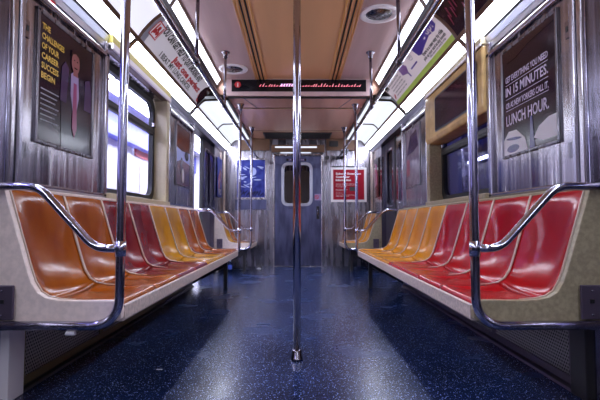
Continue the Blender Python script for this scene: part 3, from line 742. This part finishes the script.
for S, n in ((-1, 10), (1, 12)):
    bm = bmesh.new()
    for y in (1.86, 5.16): box(bm, S*1.236, S*1.30, y-.012, y+.014, 0, 1.93)
    for y in (.55, 6.50): box(bm, S*1.236, S*1.30, y-.014, y+.012, 0, 1.93)
    struct('trim_%d' % n, bm, M['chrome'])
    bm = bmesh.new()
    for a, b in ((.55, 1.86), (5.16, 6.5)): box(bm, S*1.235, S*1.36, a, b, 1.90, 1.94); box(bm, S*1.30, S*1.40, a, b, 0, .012)
    struct('trim_%d' % (n+1), bm, M['black'])
for y in (1.885, ):
    for S in (-1, 1): struct('trim_%d' % (15+S), B(S*1.225, S*1.25, 1.862, 1.898, 0, 1.93), M['steel'], bevel=.006)

# ------------------------------------------------------------------ end wall: door, lintel, posters, equipment
d = obj('door_8', ring(bmesh.new(), rrect(-.40, .40, .012, 1.875, .01, 8), rrect(-.235, .20, 1.07, 1.72, .07, 8), lambda u, v: Vector((u, YB+.01, v)), lambda u, v: Vector((u, YB+.05, v))), M['steel_blue'])
d['kind'] = 'structure'
obj('window_frame', ring(bmesh.new(), rrect(-.285, .25, 1.02, 1.77, .11, 8), rrect(-.235, .20, 1.07, 1.72, .07, 8), lambda u, v: Vector((u, YB-.008, v)), lambda u, v: Vector((u, YB+.012, v))), M['smooth'], d, bevel=.003)
obj('pane', B(-.24, .205, YB+.025, YB+.03, 1.065, 1.725), M['glass'], d)
h = obj('handle_plate', B(.315, .365, YB-.004, YB+.012, .80, 1.02), M['black'], d, bevel=.003)
obj('handle', T([(.335, YB-.02, .98), (.335, YB-.03, .95), (.338, YB-.03, .88), (.348, YB-.02, .85)], .008, 10), M['chrome'], h)
o = obj('notice', B(.285, .395, YB+.004, YB+.012, 1.12, 1.23), M['ililac'], d)
m = back_map(YB+.003, .34, 1.175); bm = bmesh.new()
cr = [[(-.02+r*math.cos(a), r*math.sin(a)) for a in [2*PI*k/20 for k in range(20)]] for r in (.035, .026)]
ring(bm, cr[0], cr[1], lambda u, v: m(u, v, .001), lambda u, v: m(u, v, .002)); poly(bm, m, [(-.045, .018), (-.038, .026), (.005, -.018), (-.002, -.026)], .002)
obj('prohibition_mark', bm, M['ired'], o)
bm = bmesh.new(); m = back_map(YB+.009, 0, 1.815); rect(bm, m, -.20, .14, -.018, .022, .0); obj('number_plate', bm, M['blackgloss'], d)
bm = bmesh.new(); text(bm, m, '2138', -.17, -.010, .28, .026, .002); obj('number', bm, M['ililac'], d)
bm = bmesh.new(); m = back_map(YB+.009, -.02, .975); text(bm, m, 'KEEP DOOR SHUT', -.14, 0, .28, .018, .001); obj('lettering', bm, M['iblack'], d)
bm = bmesh.new()
box(bm, -.43, -.395, YB-.02, YB+.06, 0, 1.92); box(bm, .395, .43, YB-.02, YB+.06, 0, 1.92); box(bm, -.43, .43, YB-.02, YB+.06, 1.885, 1.92)
struct('trim_20', bm, M['steel'], bevel=.004)
struct('trim_21', B(-.40, .40, YB-.03, YB, .0, .012), M['steel'])
t = thing('door_lamp', 'slim white light bar above the end door', 'light', (0, YB-.05, 2.0))
obj('housing', B(-.45, .45, YB-.09, YB, 1.935, 2.06), M['brownun'], t, bevel=.004)
obj('lens', B(-.39, .32, YB-.10, YB-.088, 2.005, 2.03), M['lens_wide'], t)
obj('lower_lens', B(-.30, .22, YB-.075, YB-.03, 1.925, 1.936), M['lens_wide'], t)
tag(obj('equipment_box', B(.48, 1.0, YB-.06, YB, 1.97, 2.165), M['brownun'], bevel=.004), 'brown metal cover high on the end wall, right of the door', 'cover')
tag(obj('equipment_box', B(-1.0, -.48, YB-.06, YB, 1.97, 2.165), M['brownun'], bevel=.004), 'brown metal cover high on the end wall, left of the door', 'cover')
t = thing('end_wall_switchgear', 'small black switch box and curved cable high on the end wall, right of the door', 'switch', (.6, YB-.1, 1.9))
obj('box', B(.53, .68, YB-.12, YB-.061, 2.03, 2.12), M['black'], t, bevel=.004)
for x in (.50, .60): obj('socket', T([(x, YB-.001, 1.85), (x, YB-.03, 1.85), (x, YB-.045, 1.85)], .035, 18), M['trim'], t)
obj('cable', T(fillet([(.82, YB-.061, 2.0), (.82, YB-.07, 1.93), (.78, YB-.07, 1.85), (.66, YB-.05, 1.85)], .06), .022, 12), M['black'], t)
obj('clasp', B(.74, .86, YB-.075, YB-.001, 1.955, 1.985), M['chrome'], t)
# left blue poster
t = thing('poster', 'blue poster with white swirls and black scrawl on the end wall, left of the door', 'poster', (-.80, YB-.01, 1.5))
obj('sheet', B(-1.04, -.565, YB-.012, YB-.001, 1.17, 1.81), M['iblue'], t)
obj('frame', ring(bmesh.new(), [(-1.07, 1.14), (-.54, 1.14), (-.54, 1.84), (-1.07, 1.84)], [(-1.04, 1.17), (-.565, 1.17), (-.565, 1.81), (-1.04, 1.81)], lambda u, v: Vector((u, YB-.018, v)), lambda u, v: Vector((u, YB-.001, v))), M['steel'], t)
m = back_map(YB-.013, -1.04, 1.17); rr = random.Random(11)
bm = bmesh.new()
for k in range(16):
    a = rr.uniform(-.6, .9); cu, cv = rr.uniform(.06, .40), rr.uniform(.16, .52); ell(bm, m, cu, cv, rr.uniform(.02, .07), rr.uniform(.006, .014), .001+k*.0002, 12, a)
ell(bm, m, .27, .44, .06, .07, .005, 16); obj('white_swirls', bm, M['ipaleblue'], t)
bm = bmesh.new()
for k in range(14):
    u = .03+k*.03; a = rr.uniform(.6, 1.9); ell(bm, m, u, .06+rr.uniform(-.02, .03), .05, .008, .001+k*.0002, 10, a)
obj('black_scrawl', bm, M['inavy'], t)
tag(obj('advert_strip', B(-1.07, -.54, YB-.010, YB-.001, .965, 1.13), M['steel_blue']), 'pale blue steel strip under the blue poster', 'panel')
tag(obj('ledge', B(-1.2, -.46, YB-.014, YB-.001, .95, .965), M['chrome']), 'thin bright ledge below the blue strip on the end wall', 'ledge')
# right red notice
t = thing('notice', 'red notice with white lettering and frame on the end wall, right of the door', 'notice', (.86, YB-.01, 1.4))
obj('frame', ring(bmesh.new(), [(.56, 1.09), (1.17, 1.09), (1.17, 1.68), (.56, 1.68)], [(.60, 1.13), (1.13, 1.13), (1.13, 1.645), (.60, 1.645)], lambda u, v: Vector((u, YB-.02, v)), lambda u, v: Vector((u, YB-.001, v))), M['iwhite'], t)
obj('sheet', B(.60, 1.13, YB-.012, YB-.001, 1.13, 1.645), mat('notice_red', (.32, .003, .02), 0, .5, spec=.2), t)
obj('top_clip', B(.58, 1.0, YB-.022, YB-.001, 1.69, 1.705), M['black'], t)
m = back_map(YB-.0125, .60, 1.13); bm = bmesh.new()
text(bm, m, 'Subway Extension', .045, .43, .43, .034, .001, .04); text(bm, m, 'Customer', .045, .375, .24, .034, .001, .04); text(bm, m, 'Information', .045, .32, .26, .034, .001, .04)
for k, (v, ww) in enumerate(((.265, .38), (.245, .36), (.215, .2), (.17, .2), (.15, .18), (.11, .12), (.075, .34), (.055, .22))): text(bm, m, 'service changes and notices', .045, v, ww, .011, .001)
obj('white_lettering', bm, M['iwhite'], t)
bm = bmesh.new(); rect(bm, m, .28, .38, .15, .22, .001); obj('dark_picture', bm, M['iblack'], t)

# ------------------------------------------------------------------ litter
t = thing('bottle', 'small blue plastic bottle standing on the floor by the far left bench', 'bottle', (-1.0, 6.52, 0))
obj('body', lathe(bmesh.new(), (-1.0, 6.52, 0), [(.024, 0), (.03, .006), (.031, .05), (.028, .06), (.031, .07), (.031, .12), (.022, .145), (.012, .16), (.012, .17)]), M['bottle'], t)
obj('label', lathe(bmesh.new(), (-1.0, 6.52, 0), [(.0315, .055), (.0325, .058), (.0325, .115), (.0315, .118)]), M['blabel'], t)
obj('cap', lathe(bmesh.new(), (-1.0, 6.52, .168), [(.013, 0), (.0145, .003), (.0145, .016), (.012, .019)]), M['bluecap'], t)
bm = bmesh.new(); bmesh.ops.create_icosphere(bm, subdivisions=3, radius=.028); rr = random.Random(2)
for v in bm.verts: v.co *= rr.uniform(.75, 1.15)
bmesh.ops.scale(bm, vec=(1.2, 1, .7), verts=bm.verts); bmesh.ops.translate(bm, vec=(-.61, 6.9, .02), verts=bm.verts)
tag(obj('paper_scrap', bm, M['paper']), 'crumpled white paper scrap on the floor before the end wall', 'litter')
bm = B(-.72, -.69, 2.28, 2.285, .0, .002)
tag(obj('paper_scrap', bm, M['paper']), 'tiny pale scrap on the dark floor beside the near left bench', 'litter')

# ------------------------------------------------------------------ the station seen through the left side
struct('platform_floor', B(-4.2, -1.43, -6, 17, -.12, -.02), M['concrete'])
bm = B(-4.3, -4.2, -6, 17, -.1, 3.3); box(bm, -4.2, -1.43, 17, 17.1, -.1, 3.3)
struct('station_wall', bm, M['tile'])
struct('station_ceiling', B(-4.3, -1.43, -6, 17, 3.3, 3.4), M['tile'])
tag(obj('station_beam', B(-4.19, -3.95, -6, 17, 2.62, 3.22), M['bluebeam']), 'blue beam running along the station ceiling beyond the left windows', 'beam')
for y in (-3., 0., 3., 6., 9., 12., 15.):
    t = thing('platform_light', 'fluorescent platform light outside the left side, ' + ['behind the camera', 'beside the camera', 'outside the near window', 'outside the far doorway', 'past the end of the car', 'deep along the platform', 'last before the station end wall'][int(y/3+1)], 'light', (-3.2, y, 3.2), 'platform lights outside')
    obj('housing', B(-3.55, -2.85, y-1.45, y+1.45, 3.22, 3.299), M['white'], t)
    obj('lens', B(-3.52, -2.88, y-1.42, y+1.42, 3.205, 3.22), emis('platform_lens', (.78, .80, 1), PLATFORM_GLOW) if y < -2 else bpy.data.materials['platform_lens'], t)
tag(obj('station_sign', B(-4.19, -4.15, 11.2, 12.2, 2.45, 2.85), M['ired'], bevel=.01), 'red sign on the white station wall seen through the left window', 'sign')
tag(obj('station_door', B(-4.19, -4.12, 11.6, 13.1, 0, 2.3), M['white'], bevel=.02), 'white door in the station wall seen through the left window', 'door')
tag(obj('station_cabinet', B(-3.0, -2.7, 9.9, 10.2, -.02, 1.4), M['ipink']), 'pink cabinet standing on the platform beyond the left window', 'cabinet')
# ------------------------------------------------------------------ the tunnel seen through the right side
struct('tunnel_wall', B(4.4, 4.5, -6, 22, -1.2, 3.6), M['tunnel'])
struct('tunnel_floor', B(1.45, 4.4, -6, 22, -1.3, -1.2), M['trim'])
struct('tunnel_ceiling', B(1.45, 4.5, -6, 22, 3.5, 3.6), M['tunnel'])
for y, lab in ((4.6, 'nearest'), (7.3, 'middle'), (10.0, 'farthest')):
    bm = bmesh.new(); box(bm, 2.58, 2.62, y-.09, y+.09, -1.2, 3.5); box(bm, 2.50, 2.70, y-.1, y-.085, -1.2, 3.5); box(bm, 2.50, 2.70, y+.085, y+.1, -1.2, 3.5)
    tag(obj('tunnel_column', bm, M['tunnelcol']), 'pale blue steel column beyond the right window, %s one' % lab, 'column', 'tunnel columns')
for y in (3.2, 6.0, 8.6, 11.5):
    t = thing('tunnel_light', 'bluish tube light in the tunnel on the right, ' + {3.2: 'nearest the camera', 6.0: 'second from the camera', 8.6: 'third from the camera', 11.5: 'farthest'}[y], 'light', (3.6, y, 2.0), 'tunnel lights outside')
    obj('tube', T([(3.6, y-.6, 2.0), (3.6, y, 2.0), (3.6, y+.6, 2.0)], .03, 10), M['tube'], t)
    obj('bracket', B(3.58, 4.4, y-.02, y+.02, 2.03, 2.08), M['trim'], t)
t = thing('tunnel_sign', 'grey sign panel with black letters beyond the right window', 'sign', (3.9, 10.8, 0))
obj('panel', B(3.9, 3.95, 9.6, 12.0, .2, 2.6), M['greywall'], t)
bm = bmesh.new(); m = lambda u, v, w=0: Vector((3.895-w, 10.5-u, 1.55+v)); text(bm, m, 'R.R.', 0, 0, .6, .3, .001, .02); obj('lettering', bm, M['iblack'], t)
# ------------------------------------------------------------------ next car beyond the end door
bm = bmesh.new(); ring(bm, rrect(-1.3, 1.3, 0, 2.45, .02, 6), rrect(-.26, .22, 1.0, 1.72, .07, 6), lambda u, v: Vector((u, 8.3, v)), lambda u, v: Vector((u, 8.34, v)))
struct('next_car_wall', bm, M['steel_dark'])
bm = bmesh.new(); box(bm, -1.3, 1.3, 11.5, 11.6, 0, 2.4); box(bm, -1.3, -1.25, 8.4, 11.5, 0, 2.4); box(bm, 1.25, 1.3, 8.4, 11.5, 0, 2.4); box(bm, -1.3, 1.3, 8.4, 11.5, 2.3, 2.4); box(bm, -1.3, 1.3, 8.4, 11.5, -.05, 0)
struct('next_car_interior', bm, M['beige'])
t = thing('next_car_light', 'dim lamp in the next car seen through the end door', 'light', (0, 9.6, 2.28))
obj('lens', B(-.9, -.7, 8.8, 11, 2.27, 2.295), M['lens_wide'], t)
